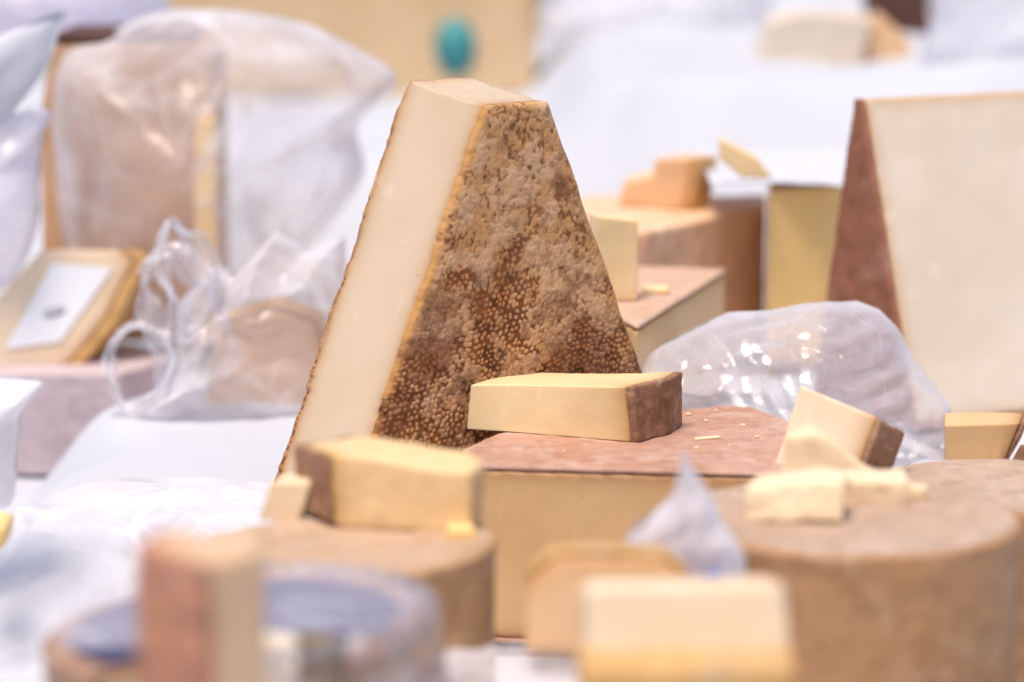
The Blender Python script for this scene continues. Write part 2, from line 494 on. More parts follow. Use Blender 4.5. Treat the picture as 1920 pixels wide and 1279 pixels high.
# ------------------------------------------------------------------ the tall wedge (in focus)
def tall_wedge():
    ud = Vector((0.80, 0.60, 0)); vd = Vector((-0.60, 0.80, 0))
    top_corner = P(913, 199, -0.015)
    H = top_corner.z - PLAT
    s = 0.428
    uT = 0.058
    Wd = uT + 2 * s * H
    T = 0.106
    org = top_corner - ud * (s * H); org.z = PLAT
    M = Matrix((ud, vd, Vector((0, 0, 1)))).transposed().to_4x4(); M.translation = org
    root = empty('cheese_wedge', 'tall upright wedge with cloth-imprinted mottled brown rind and long ivory cut face', 'cheese', M)
    rt = 0.006
    def wtop(u, v):
        q = np.clip(v / T, 0, 1)
        return H + 0.0125 * q ** 1.5 + 0.0012 * fbm(np.stack([u * 60, v * 60, 0 * u], 1), 3, 3)
    def uL(w, v=None):
        k = 1.0 if v is None else np.exp(-np.minimum(v - rt, T - rt - v) / 0.004)
        return s * w + k * wobL(w)
    def wobL(w):
        return 0.0014 * vnoise(np.stack([w * 55, 0 * w + 1.7, 0 * w], 1), 2) + 0.0007 * vnoise(np.stack([w * 210, 0 * w, 0 * w], 1), 8)
    def uR(w, v=0):
        return Wd - s * w + 0.0010 * vnoise(np.stack([w * 60, 0 * w + 9.7, 0 * w], 1), 4)
    # paste ---------------------------------------------------
    nv, nu, nw = 70, 24, 220
    loop = [(0, 1 - i / nv) for i in range(nv)] + [(i / nu, 0) for i in range(nu)] + [(1, i / 20) for i in range(20)] + [(1 - i / nu, 1) for i in range(nu)]
    loop = np.array(loop); nl = len(loop)
    V = []
    vv = rt + loop[:, 1] * (T - 2 * rt)
    for k in range(nw + 1):
        t = k / nw
        w0 = np.full(nl, t * H)
        u = uL(w0, vv) * (1 - loop[:, 0]) + uR(w0) * loop[:, 0]
        w = t * wtop(u, vv)
        # faint saw lines and slow waviness on the cut face
        c = (loop[:, 0] == 0)
        n = 0.00004 * vnoise(np.stack([w * 400, vv * 25, 0 * w], 1), 21) + 0.0016 * fbm(np.stack([w * 9, vv * 14, 0 * w], 1), 22, 3)
        u = u + np.where(c, n, 0) * (1 - np.abs(vv / T - 0.5) * 1.4)
        # paste shrinks a little towards the rinds
        V.append(np.stack([u, vv, w], 1))
    V = np.array(V)
    body = V.reshape(-1, 3)
    quads = [grid_quads(nw + 1, nl, True)]
    # top cap: rings shrinking towards the middle of the top
    rings = []
    last = V[-1]
    cen = last.mean(0)
    nr = 16
    for r in range(1, nr + 1):
        f = 1 - r / nr * 0.985
        q = cen + (last - cen) * f
        q[:, 2] = wtop(q[:, 0], q[:, 1]) + (1 - f) * 0 + 0.0008 * fbm(np.stack([q[:, 0] * 160, q[:, 1] * 160, 0 * q[:, 0]], 1), 31, 3)
        rings.append(q)
    allv = np.concatenate([body] + rings)
    quads.append(grid_quads(nr + 1, nl, True, off=(nw) * nl))
    me = np_mesh('paste', allv, np.concatenate(quads), [list(range(len(allv) - nl, len(allv)))] and None)
    bm = bmesh.new(); bm.from_mesh(me)
    bm.verts.ensure_lookup_table()
    bm.faces.new([bm.verts[i] for i in range(len(allv) - nl, len(allv))])
    bm.faces.new([bm.verts[i] for i in range(nl)][::-1])
    bm.to_mesh(me); bm.free()
    e = np.minimum(allv[:, 1] - rt, (T - rt) - allv[:, 1])
    e = np.minimum(e, allv[:, 2])
    set_attr(me, 'edge', np.exp(-np.maximum(e, 0) / 0.0065))
    link('paste', me, PASTE_W, root)
    # rinds ---------------------------------------------------
    def rind_face(nu, nw, front, seed):
        tu = np.linspace(0, 1, nu); tw = np.linspace(0, 1, nw)
        A, B = np.meshgrid(tu, tw); A = A.ravel(); B = B.ravel()
        v_at = 0.0 if front else T
        w = B * (H + (0.0 if front else 0.0085))
        w0 = B * H
        a, b = uL(w0), uR(w0)
        # a ragged left border: paste edge stays a little uneven
        u = a * (1 - A) + b * A
        pu = np.stack([u, w, 0 * u], 1)
        # warp the cloth weave
        wx = u + 0.0022 * fbm(pu * 60, seed, 3) + 0.006 * vnoise(pu * 14, seed + 5)
        wy = w + 0.0022 * fbm(pu * 60, seed + 1, 3) + 0.006 * vnoise(pu * 14, seed + 6)
        sp = 0.0052
        ang = math.radians(-9)
        gx = (wx * math.cos(ang) - wy * math.sin(ang)) / sp
        gy = (wx * math.sin(ang) + wy * math.cos(ang)) / (sp * 0.80)
        dmin = np.full(len(u), 9.0)
        r0 = np.floor(gy)
        for dr in (-1, 0, 1):
            row = r0 + dr
            off = 0.5 * (row % 2)
            c0 = np.floor(gx - off)
            for dc in (0, 1, -1):
                cx = c0 + dc
                jx = (_hash(cx.astype(np.int64), row.astype(np.int64), 0 * cx.astype(np.int64), seed) - 0.5) * 0.6
                jy = (_hash(cx.astype(np.int64), row.astype(np.int64), 1 + 0 * cx.astype(np.int64), seed) - 0.5) * 0.6
                d = np.hypot(gx - off - cx - jx - 0.0, (gy - row - jy) * 0.85)
                dmin = np.minimum(dmin, d)
        bead = np.clip(1 - (dmin / 0.56) ** 2, 0, 1) ** 0.7
        rel = w / H
        n_big = fbm(pu * 22, seed + 20, 4)
        n_mid = fbm(pu * 65, seed + 30, 4)
        n_fine = fbm(pu * 240, seed + 33, 4)
        bead = sstep(0.47, 0.10, dmin)
        patch = sstep(0.16, 0.40, fbm(pu * 15 + 4.0, seed + 41, 4) + 0.30 * fbm(pu * 80, seed + 42, 4)
                      + 0.34 * np.exp(-((A - 0.72) / 0.17) ** 2 - ((rel - 0.47) / 0.12) ** 2) - 0.14 * sstep(0.65, 0.8, rel)
                      + 0.26 * np.exp(-((A - 0.25) / 0.08) ** 2 - ((rel - 0.10) / 0.05) ** 2) - 0.05)
        up = sstep(0.40, 0.66, rel + 0.16 * n_big)
        worm = fbm(np.stack([wx * 300, wy * 260, 0 * u], 1), seed + 50, 3) * 0.75 + 0.45 * fbm(np.stack([wx * 120, wy * 110, 0 * u], 1), seed + 52, 3)
        F = bead * (0.9 - 0.68 * up) + 0.03 + 0.53 * up + (0.60 - 0.25 * up) * n_mid + 0.55 * worm * (0.45 + 0.75 * up) + 0.16 * n_big + 0.10 * n_fine
        light = sstep(0.12, 0.62, F)
        pores = sstep(0.40, 0.62, fbm(pu * 330, seed + 55, 2))
        light = light * (1 - patch) + patch * (1 - 0.55 * pores)
        h_b = np.clip(F, -0.3, 1.15) * 0.0006
        h = h_b * (1 - patch) + patch * (0.0012 + 0.0003 * n_fine - 0.0005 * pores) + n_fine * 0.00035 + n_mid * 0.0005 + 0.0012 * n_big
        pit = 1 - light
        # rounding at the border
        rnd = 0.0025 * (np.exp(-A * (b - a) / 0.0022) + np.exp(-(1 - A) * (b - a) / 0.0022) + np.exp(-(1 - B) * H / 0.002))
        sgn = -1 if front else 1
        v = v_at + sgn * (h - rnd)
        surf = np.stack([u, v, w], 1)
        # skirt going back to the paste
        nb = []
        idx = np.arange(nu * nw).reshape(nw, nu)
        border = np.concatenate([idx[0, :], idx[1:, -1], idx[-1, -2::-1], idx[-2:0:-1, 0]])
        back = surf[border].copy(); back[:, 1] = v_at - sgn * (rt + 0.001)
        allv = np.concatenate([surf, back])
        q = grid_quads(nw, nu)
        if not front: q = q[:, ::-1]
        nb = len(border); o = nu * nw
        i = np.arange(nb); j = (i + 1) % nb
        sk = np.stack([border[j], border[i], o + i, o + j], 1)
        if not front: sk = sk[:, ::-1]
        ext = lambda x: np.concatenate([x, x[border]])
        rimL = np.exp(-A * (b - a) / 0.007); rimR = np.exp(-(1 - A) * (b - a) / 0.011)
        yel = np.clip(rimR * sstep(0.22, 0.4, rel) * sstep(1.02, 0.7, rel) * (0.7 + 0.8 * n_mid) * 1.3, 0, 1)
        at = {'pit': ext(np.clip(pit, 0, 1)), 'patch': ext(patch), 'rel': ext(rel + 0.22 * n_big + 0.1 * n_mid),
              'rim_left': ext((1.0 if front else 0.0) * rimL * (0.75 + 0.6 * n_mid)), 'rim_right': ext(yel), 'tone': ext(0.5 + 0.5 * n_mid), 'fine': ext(0.5 + 0.6 * n_fine), 'deep': ext(sstep(0.10, -0.25, F)),
              'red': ext(sstep(0.1, 0.4, fbm(pu * 26 + 9.0, seed + 71, 3) + 0.5 * np.exp(-((A - 0.86) / 0.12) ** 2 - ((rel - 0.56) / 0.10) ** 2)))}
        return np_mesh('rind', allv, np.concatenate([q, sk]), None, at)
    link('rind', rind_face(440, 460, True, 100), RIND_W, root)
    rb = link('rind', rind_face(160, 300, False, 300), RIND_W, root)
    return root

m = N('ivory_wedge_paste')
PASTE_W = None
def make_wedge_mats():
    global PASTE_W, RIND_W
    PASTE_W = paste_mat('ivory_wedge_paste', (0.64, 0.50, 0.365), (0.47, 0.25, 0.10), sss=0.25, var=0.05, speck=0.45, rough=0.45, drag=0.05)
    m = N('cloth_imprinted_rind')
    tone = m.attr('tone'); pit = m.attr('pit'); rel = m.attr('rel'); fine = m.attr('fine')
    low = m.mix(m.ramp(tone, 0.3, 0.7), (0.48, 0.21, 0.075), (0.62, 0.335, 0.155))
    high = m.mix(m.ramp(tone, 0.35, 0.65), (0.60, 0.325, 0.14), (0.68, 0.42, 0.235))
    col = m.mix(m.ramp(rel, 0.30, 0.72), low, high)
    blot = m.noise(34, 4, 0.6, 0.5)
    col = m.mix(m.ramp(blot, 0.52, 0.66, 0, 0.5), col, (0.66, 0.43, 0.265))
    scab = m.mix(m.ramp(m.noise(420, 4, 0.7), 0.38, 0.64), (0.22, 0.105, 0.055), (0.56, 0.34, 0.20))
    col = m.mix(m.math('MULTIPLY', m.attr('patch'), 0.75), col, scab)
    col = m.mix(m.math('MULTIPLY', m.attr('red'), 0.6), col, (0.27, 0.10, 0.05))
    gap = m.mix(m.ramp(m.noise(28, 3), 0.4, 0.6), (0.27, 0.088, 0.022), (0.17, 0.056, 0.020))
    gap = m.mix(m.ramp(rel, 0.45, 0.75), gap, (0.28, 0.125, 0.05))
    col = m.mix(m.ramp(pit, 0.15, 0.9, 0, 0.95), col, gap)
    col = m.mix(m.ramp(m.attr('deep'), 0.2, 1.0, 0, 0.75), col, (0.05, 0.018, 0.01))
    spk = m.ramp(m.noise(620, 3, 0.7), 0.60, 0.72)
    col = m.mix(m.math('MULTIPLY', spk, 0.4), col, (0.68, 0.50, 0.36))
    col = m.mix(m.ramp(m.noise(17, 4, 0.6, 0.6), 0.54, 0.72, 0, 0.55), col, (0.20, 0.085, 0.035))
    col = m.mix(m.ramp(fine, 0.2, 0.52, 0.42, 0.0), col, (0.12, 0.05, 0.025))
    col = m.mix(m.ramp(m.attr('rim_right'), 0.3, 0.8, 0, 0.85), col, (0.58, 0.32, 0.12))
    col = m.mix(m.ramp(m.attr('rim_left'), 0.30, 0.85, 0, 0.9), col, (0.52, 0.26, 0.08))
    m.put(m.b.inputs['Base Color'], col)
    m.b.inputs['Roughness'].default_value = 0.6
    m.b.inputs['Specular IOR Level'].default_value = 0.18
    m.bump(m.math('ADD', m.noise(700, 4, 0.65), m.math('MULTIPLY', m.noise(260, 4), 0.8)), 0.4, 0.0005)
    RIND_W = m.m
bpy.data.materials.remove(m.m)
make_wedge_mats()
tall_wedge()

# ------------------------------------------------------------------ block in the middle with the pinkish top
zb = P(1000, 873, -0.15).z
def on(px, py, z):
    q = PZ(px, py, z); return (q.x, q.y)
def block_at(name, label, cat, pts, ztop, zbase, paste, rind, sides=(), top=True, bottom=True, **k):
    poly = [on(a, b, ztop) for a, b in pts]
    cx, cy = np.mean([p[0] for p in poly]), np.mean([p[1] for p in poly])
    poly = [(a - cx, b - cy) for a, b in poly]
    return cheese(name, label, cat, Matrix.Translation((cx, cy, zbase)), poly, ztop - zbase, paste, rind, top=top, bottom=bottom, sides=sides, **k)
block_at('cheese_block', 'broad tan block with flat pinkish brown top, carrying the slice before the tall wedge', 'cheese',
         [(890, 874), (1462, 889), (1510, 800), (1405, 763), (1350, 761), (935, 813), (868, 843)], zb, 0.06, TAN, R_PINK,
         sides=(2, 3), voxel=0.0022, amp=0.0006, band=0.006, rt=0.0035)

# slice lying on the block
a = PZ(876, 804, zb + 0.001); b = PZ(1196, 829, zb + 0.001); c = PZ(1279, 798, zb + 0.001)
L = (b - a).length
M = frame(a, b - a)
Mi = M.inverted()
lc = Mi @ c
Wd = lc.y
def slice_def(v):
    q = v.copy()
    t = np.clip(q[:, 0] / L, 0, 1); y = np.clip(q[:, 1] / Wd, 0, 1)
    hz = (0.0335 + 0.0075 * t) * (1 - 0.0) + 0.004 * np.exp(-((t - 0.08) / 0.08) ** 2) * y - 0.002 * np.sin(math.pi * t) * y
    q[:, 2] = q[:, 2] / 0.04 * hz
    q[:, 0] += 0.004 * (q[:, 2] / 0.04) * (1 - t) - 0.004 * t * (q[:, 2] / 0.04) * (1 - y)
    q[:, 1] += 0.0022 * np.sin(t * 5.0) * (q[:, 2] / 0.04)
    return q
cheese('cheese_slice', 'thick pale yellow slice with brown rind end lying on the pinkish block', 'cheese', M,
       [(0, 0), (L, 0), (lc.x + 0.001, Wd * 0.55), (lc.x, Wd), (0.02, Wd * 0.86)], 0.04, YELLOW, R_BROWN, sides=(1, 2), voxel=0.0011,
       amp=0.0007, band=0.008, rt=0.005, deform=slice_def, smooth_it=2, ramp=0.0016)
# shaving on the block top
q0 = PZ(1303, 826, zb + 0.0008); q1 = PZ(1353, 822, zb + 0.0008)
cheese('cheese_shaving', 'thin pale shaving lying on the pinkish block before the clear bag', 'cheese shaving', frame(q0, q1 - q0),
       [(0, 0), ((q1 - q0).length, 0), ((q1 - q0).length * 0.96, 0.006), (0.002, 0.005)], 0.0014, PALE, voxel=0.0005, amp=0.0003, nscale=120)

rs = np.random.RandomState(4)
for px, py in ((1296, 778), (1322, 790), (1345, 772), (1388, 800), (1372, 836), (1421, 822), (1300, 842), (1060, 846), (1010, 838)):
    q = PZ(px, py, zb + 0.0006); r = rs.uniform(0.0012, 0.0026); an = rs.uniform(0, 6)
    cheese('cheese_crumb', 'tiny pale cheese crumb scattered on the pinkish brown block top', 'cheese crumb', frame(q, (math.cos(an), math.sin(an), 0)),
           [(0, 0), (r * 1.6, r * 0.2), (r * 1.8, r), (r * 0.5, r * 1.3)], r * 0.7, PALE, voxel=0.0004, amp=0.0003, nscale=300, group='cheese crumbs on the pinkish block')
# ------------------------------------------------------------------ large wedge on the right
def sector(name, label, cat, near, bdir, W, H, T, tip, paste, rind, **k):
    """sector standing on its rim: near = bottom near corner, bdir = along the flat face, T = thickness"""
    bd = Vector(bdir).normalized()
    M = Matrix((bd, Vector((0, 0, 1)), bd.cross(Vector((0, 0, 1))))).transposed().to_4x4(); M.translation = near
    return cheese(name, label, cat, M, [(0, 0), (W, 0), (W * tip + 0.005, H), (W * tip - 0.005, H)], T, paste, rind, top=False, bottom=True, sides=(0,), tint=(2,), **k)
near = PZ(1712, 806, PLAT)
apex = P(1613, 183, near.y + 0.10)
far = PZ(1540, 742, PLAT)
sector('cheese_wedge', 'large upright ivory wedge with smooth reddish rind at the right edge', 'cheese', near, (-0.44, 0.9, 0),
       0.16, apex.z - PLAT, 0.180, 0.60, IVORY, R_RED, voxel=0.0028, band=0.005, rt=0.0045)

# ------------------------------------------------------------------ blocks behind the tall wedge
zt = 0.243
block_at('cheese_block', 'cream block with pale brown top, under the small upright yellow stick', 'cheese',
         [(1195, 612), (1362, 505), (1180, 497), (1010, 520)], zt, PLAT, HONEY, R_ROSE, voxel=0.003, sides=(1,))
a = PZ(1112, 562, zt + 0.001)
cheese('cheese_stick', 'small upright butter yellow stick standing right behind the tall wedge', 'cheese', frame(PZ(1118, 566, zt + 0.0008), (0.97, 0.22, 0)),
       [(0, 0), (0.036, 0), (0.038, 0.03), (0.0, 0.03)], 0.066, YELLOW, voxel=0.0022, amp=0.001,
       deform=lambda v: np.stack([v[:, 0], v[:, 1], v[:, 2] * (1 + 0.08 * (1 - v[:, 0] / 0.036))], 1))
cheese('cheese_chip', 'flat yellow chip lying beside the upright yellow stick', 'cheese', frame(PZ(1203, 552, zt + 0.0008), (1, 0.1, 0)),
       [(0, 0), (0.022, -0.004), (0.026, 0.02), (0.004, 0.03)], 0.005, YELLOW, voxel=0.0015)
z11 = P(1200, 437, 0.43).z
block_at('cheese_block', 'orange-brown rinded block under the two peach chunks', 'cheese',
         [(1080, 462), (1200, 437), (1434, 388), (1436, 366), (1090, 368)], z11, PLAT, PEACH, R_APRI, sides=(0, 1, 2), voxel=0.003, amp=0.001)
def lump(name, label, cat, px, py, z, xdir, pts, h, paste, rind=None, lean=None, **k):
    return cheese(name, label, cat, frame(PZ(px, py, z + 0.001), xdir, lean or (0, 0, 1)), pts, h, paste, rind, **k)
lump('cheese_chunk', 'low peach chunk at the left of the pair on the orange-brown block', 'cheese', 1158, 388, z11, (1, 0.1, 0),
     [(0, 0), (0.045, -0.006), (0.06, 0.03), (0.01, 0.035)], 0.031, PEACH, voxel=0.0025,
     deform=lambda v: np.stack([v[:, 0] + v[:, 2] * 0.2, v[:, 1], v[:, 2] * (0.8 + 6 * np.clip(v[:, 0], 0, 0.05))], 1))
lump('cheese_chunk', 'taller peach chunk with an orange rind end on the orange-brown block', 'cheese', 1213, 392, z11 , (1, -0.12, 0),
     [(0, 0), (0.042, 0), (0.058, 0.024), (0.02, 0.04)], 0.049, PEACH, R_OCHRE, sides=(1,), voxel=0.0025,
     deform=lambda v: np.stack([v[:, 0] + v[:, 2] * 0.16, v[:, 1], v[:, 2]], 1))
z15 = P(1500, 352, 0.52).z
block_at('cheese_block', 'narrow yellow block left of the large ivory wedge, white paper on its top', 'cheese',
         [(1442, 356), (1552, 350), (1640, 340), (1600, 322), (1440, 330)], z15, PLAT, GOLD, R_OCHRE, top=False, voxel=0.003)

# ------------------------------------------------------------------ film builder
def resample(pts, n, straight=False):
    p = np.array(pts, float)
    m = len(p)
    # closed Catmull-Rom, then even spacing
    out = [] if not straight else list(p)
    for i in range(0 if straight else m):
        p0, p1, p2, p3 = p[i - 1], p[i], p[(i + 1) % m], p[(i + 2) % m]
        for t in np.linspace(0, 1, 12, endpoint=False):
            out.append(0.5 * ((2 * p1) + (-p0 + p2) * t + (2 * p0 - 5 * p1 + 4 * p2 - p3) * t * t + (-p0 + 3 * p1 - 3 * p2 + p3) * t ** 3))
    out = np.array(out)
    c = np.concatenate([out, out[:1]])
    s = np.concatenate([[0], np.cumsum(np.linalg.norm(np.diff(c, axis=0), axis=1))])
    q = np.linspace(0, s[-1], n, endpoint=False)
    return np.stack([np.interp(q, s, c[:, k]) for k in range(2)], 1)
def crumple(p, f, seed, octv=7, sharp=0.5):
    rs = np.random.RandomState(seed)
    h = 0; tot = 0
    w = p + 0.25 / f * np.stack([fbm(p * f * 0.8, seed, 2), fbm(p * f * 0.8, seed + 1, 2), fbm(p * f * 0.8, seed + 2, 2)], 1)
    for k in range(octv):
        d = rs.normal(size=3); d /= np.linalg.norm(d)
        ff = f * rs.uniform(0.5, 2.4)
        t = (w @ d) * ff + rs.uniform(0, 1)
        tri = np.abs((t % 1.0) * 2 - 1)
        a = f / ff
        gate = sstep(-0.25, 0.25, fbm(p * f * 0.5 + k * 5.1, seed + 20 + k, 2))
        h = h + a * (tri - 0.5) * gate; tot += a
    return h / tot * 2.2
def film_bag(name, label, cat, px_pts, Y, depth, mat, n=140, m=26, amp=0.004, scale=22, seed=1, lean=0.0, center=None, parent=None, back=1.0, sharp=0.5, group=None, straight=False, edge_damp=0.6, fine=1.0, fscale=1.7):
    """puffed film bag: outline in the upright plane at depth Y, blown out to both sides, creased"""
    w = np.array([[q.x, q.z] for q in (P(a, b, Y) for a, b in px_pts)])
    o = resample(w, n, straight)
    c = o.mean(0) if center is None else np.array([P(*center, Y).x, P(*center, Y).z])
    zmin = o[:, 1].min()
    org = Vector((c[0], Y, zmin))
    def side(sgn):
        rows = []
        for j in range(m + 1):
            r = math.sin(math.pi / 2 * j / m)
            q = c + (o - c) * max(r, 1e-3)
            d = depth * (1 - r ** 2) ** sharp * sgn * (back if sgn > 0 else 1)
            rows.append(np.stack([q[:, 0], np.full(n, Y + d), q[:, 1]], 1))
        return np.array(rows).reshape(-1, 3)
    f, b = side(-1), side(1)
    v = np.concatenate([f, b[:(m) * n]])
    d = np.stack([crumple(v, scale * 0.7, seed + 3, 4), crumple(v, scale * 0.7, seed + 5, 4), crumple(v, scale * 0.7, seed + 9)], 1)
    d2 = crumple(v, scale * fscale, seed + 15, 6) * fine
    rr = np.concatenate([np.repeat([math.sin(math.pi / 2 * j / m) for j in range(m + 1)], n), np.repeat([math.sin(math.pi / 2 * j / m) for j in range(m)], n)])
    k = amp * (1 - edge_damp * rr)
    v = v + np.stack([d[:, 0] * k, -(d[:, 1] * 1.6 + d2 * 0.7) * k * np.where(np.arange(len(v)) < len(f), 1, -1), d[:, 2] * k * 0.7], 1)
    v[:, 1] += (v[:, 2] - zmin) * lean
    q1 = grid_quads(m + 1, n, True)
    i = np.arange(n)
    off = (m + 1) * n
    qb = grid_quads(m, n, True, off)[:, ::-1]
    jn = (i + 1) % n
    seam = np.stack([off + (m - 1) * n + jn, off + (m - 1) * n + i, m * n + i, m * n + jn], 1)[:, ::-1]
    me = np_mesh(name, v - np.array(org), np.concatenate([q1, qb, seam]))
    ob = link(name, me, mat)
    ob.location = org
    if parent is None: tag(ob, label, cat, group)
    return ob
def film_sheet(name, label, cat, x0, x1, y0, y1, zf, mat, nx=120, ny=120, amp=0.012, scale=16, seed=3, wob=0.02):
    xs = np.linspace(x0, x1, nx); ys = np.linspace(y0, y1, ny)
    X, Y = np.meshgrid(xs, ys); X = X.ravel(); Y = Y.ravel()
    e = np.minimum(np.minimum((X - x0), (x1 - X)) / (x1 - x0), np.minimum(Y - y0, y1 - Y) / (y1 - y0))
    p = np.stack([X, Y, 0 * X], 1)
    Z = zf(X, Y) + amp * (0.9 + crumple(p, scale * 0.7, seed) + 0.4 * crumple(p, scale * 2.2, seed + 3))
    X2 = X + wob * fbm(p * 7, seed + 8, 3); Y2 = Y + wob * fbm(p * 7, seed + 9, 3)
    c = np.array([(x0 + x1) / 2, (y0 + y1) / 2, Z.min()])
    me = np_mesh(name, np.stack([X2, Y2, Z], 1) - c, grid_quads(ny, nx))
    ob = link(name, me, mat); ob.location = c
    return tag(ob, label, cat)
def tube(name, pts, r, mat, parent=None, flat_=1.0):
    p = np.array(pts, float)
    n = len(p); k = 8
    t = np.gradient(p, axis=0); t /= np.linalg.norm(t, axis=1)[:, None]
    ref = np.array([0, 1.0, 0])
    a = np.cross(t, ref); a /= np.linalg.norm(a, axis=1)[:, None] + 1e-9
    b = np.cross(t, a)
    V = []
    for i in range(k):
        an = 2 * math.pi * i / k
        V.append(p + a * r * math.cos(an) * flat_ + b * r * math.sin(an))
    V = np.array(V).transpose(1, 0, 2).reshape(-1, 3)
    me = np_mesh(name, V, grid_quads(n, k, True))
    return link(name, me, mat, parent)

# clear bag behind the block, in focus
film_bag('plastic_bag', 'crumpled clear plastic bag puffed up behind the pinkish block', 'plastic bag',
         [(1168, 714), (1240, 655), (1310, 622), (1370, 594), (1450, 590), (1510, 580), (1560, 574), (1612, 572), (1655, 590), (1690, 625), (1722, 680), (1755, 722),
          (1786, 762), (1788, 800), (1765, 838), (1790, 872), (1700, 900), (1560, 860), (1420, 830), (1290, 800), (1215, 770)],
         0.12, 0.055, FILM, n=360, m=100, amp=0.017, scale=12, seed=11, straight=True, edge_damp=0.75, fine=1.5, fscale=2.5, lean=0.15, center=(1510, 730))
film_bag('plastic_wrap', 'small crumple of clear film behind the right foreground round', 'plastic wrap',
         [(1695, 880), (1740, 862), (1800, 868), (1850, 866), (1870, 890), (1918, 925), (1900, 960), (1800, 960), (1720, 940)],
         -0.02, 0.03, FILM, n=120, m=24, amp=0.005, scale=34, seed=17)

# ------------------------------------------------------------------ right: wheels, chunks
zr = P(1640, 1046, -0.48).z
cx = P(1592, 1046, -0.375).x
RW = 0.106
cheese('round_cheese', 'blurred whole tan round cheese with flat rosy top in the right foreground', 'cheese', Matrix.Translation((cx, -0.48 + RW, 0.05)),
       arc(0, 0, RW, 0, 360, 48)[:-1], zr - 0.05, TAN, R_SIDE, cap=R_PALE, top=True, bottom=True, sides=tuple(range(48)), voxel=0.004, amp=0.0012, nscale=18)
z2 = zr - 0.026
c2 = PZ(1850, 960, z2)
cheese('round_cheese', 'second rosy round cheese half hidden behind the one in the right foreground', 'cheese', Matrix.Translation((c2.x + 0.02, -0.175, 0.05)),
       arc(0, 0, 0.085, 0, 360, 40)[:-1], z2 - 0.05, TAN, R_SIDE, cap=R_PALE, top=True, bottom=True, sides=tuple(range(40)), voxel=0.004, amp=0.001, nscale=18)
# rind-edged chunk leaning behind the wheel
A0 = P(1462, 812, -0.13); A1 = P(1500, 722, -0.13); A2 = P(1658, 774, -0.17)
ex = (A2 - A1).normalized()
nrm = Vector((-0.42, -0.85, 0.36)).normalized()
ey = nrm.cross(ex).normalized()
lx = (A2 - A1).length
Mx = Matrix((ex, ey, ex.cross(ey))).transposed().to_4x4()
hh = 0.072
Mx.translation = A1 - ey * hh - ex.cross(ey) * 0.045
cheese('cheese_chunk', 'tilted ivory chunk with brown rind end behind the pale pieces', 'cheese', Mx,
       [(0.004, 0.0), (lx * 0.98, -0.004), (lx, hh * 0.93), (0.0, hh)], 0.045, CREAM, R_BROWN, sides=(1,), voxel=0.0016, band=0.008, rt=0.004, ramp=0.0016)
lump('cheese_piece', 'pale yellow ramp-shaped piece standing in front of the tilted ivory chunk', 'cheese', 1462, 918, zr, (1, 0.1, 0),
     [(0, 0), (0.066, -0.016), (0.074, 0.008), (0.024, 0.036)], 0.03, PALE, voxel=0.002, amp=0.0024, nscale=45, smooth_it=5,
     deform=lambda v: np.stack([v[:, 0] + v[:, 2] * 0.1, v[:, 1], v[:, 2] * (0.2 + 1.05 * np.exp(-(np.maximum(v[:, 0] - 0.018, 0) / 0.03) ** 2) - 6 * np.clip(0.014 - v[:, 0], 0, 1))], 1))
lump('cheese_piece', 'pale yellow broken piece, frontmost of those on the right foreground round', 'cheese', 1396, 982, zr, (1, 0.03, 0),
     [(0, 0), (0.060, -0.006), (0.067, 0.026), (0.008, 0.034)], 0.026, PALE, GOLD, voxel=0.002, amp=0.0024, nscale=45, smooth_it=5,
     deform=lambda v: np.stack([v[:, 0] + 0.1 * v[:, 2], v[:, 1] + 0.25 * v[:, 2], v[:, 2] * (0.80 + 4.0 * np.clip(v[:, 0], 0, 0.06)) + 0.001], 1))
lump('cheese_piece', 'flat pale slab lying behind the broken piece on the right foreground round', 'cheese', 1600, 950, zr, (1, 0.2, 0),
     [(0, 0), (0.036, -0.006), (0.044, 0.03), (0.0, 0.036)], 0.017, PALE, voxel=0.002, amp=0.002, nscale=45, smooth_it=5)
lump('cheese_crumb', 'small pale crumb on the right foreground round, right of the slab', 'cheese crumb', 1705, 940, zr, (1, 0.2, 0),
     [(0, 0), (0.012, -0.002), (0.014, 0.01), (0.002, 0.012)], 0.009, PALE, voxel=0.0014, amp=0.001, nscale=90)
# tan wedge and pale piece at the right edge
bz = P(1840, 890, 0.06).z
lump('cheese_wedge', 'tan wedge with a dark rind end, lying at the foot of the large ivory wedge', 'cheese', 1800, 892, bz, (1, 0.12, 0),
     [(-0.012, 0), (0.045, 0.0), (0.058, 0.04), (0.0, 0.05)], 0.040, TAN, R_BROWN, sides=(1,), voxel=0.002,
     deform=lambda v: np.stack([v[:, 0] * (0.75 + 10 * v[:, 2]), v[:, 1], v[:, 2]], 1))
lump('cheese_piece', 'pale piece cut off by the right edge, beside the tan wedge', 'cheese', 1868, 916, P(1868, 916, 0.0).z, (1, -0.1, 0),
     [(0, 0), (0.05, -0.01), (0.06, 0.04), (0.016, 0.04)], 0.034, PALE, R_BROWN, sides=(0,), voxel=0.002,
     deform=lambda v: np.stack([v[:, 0] + v[:, 2] * 0.5, v[:, 1], v[:, 2]], 1))

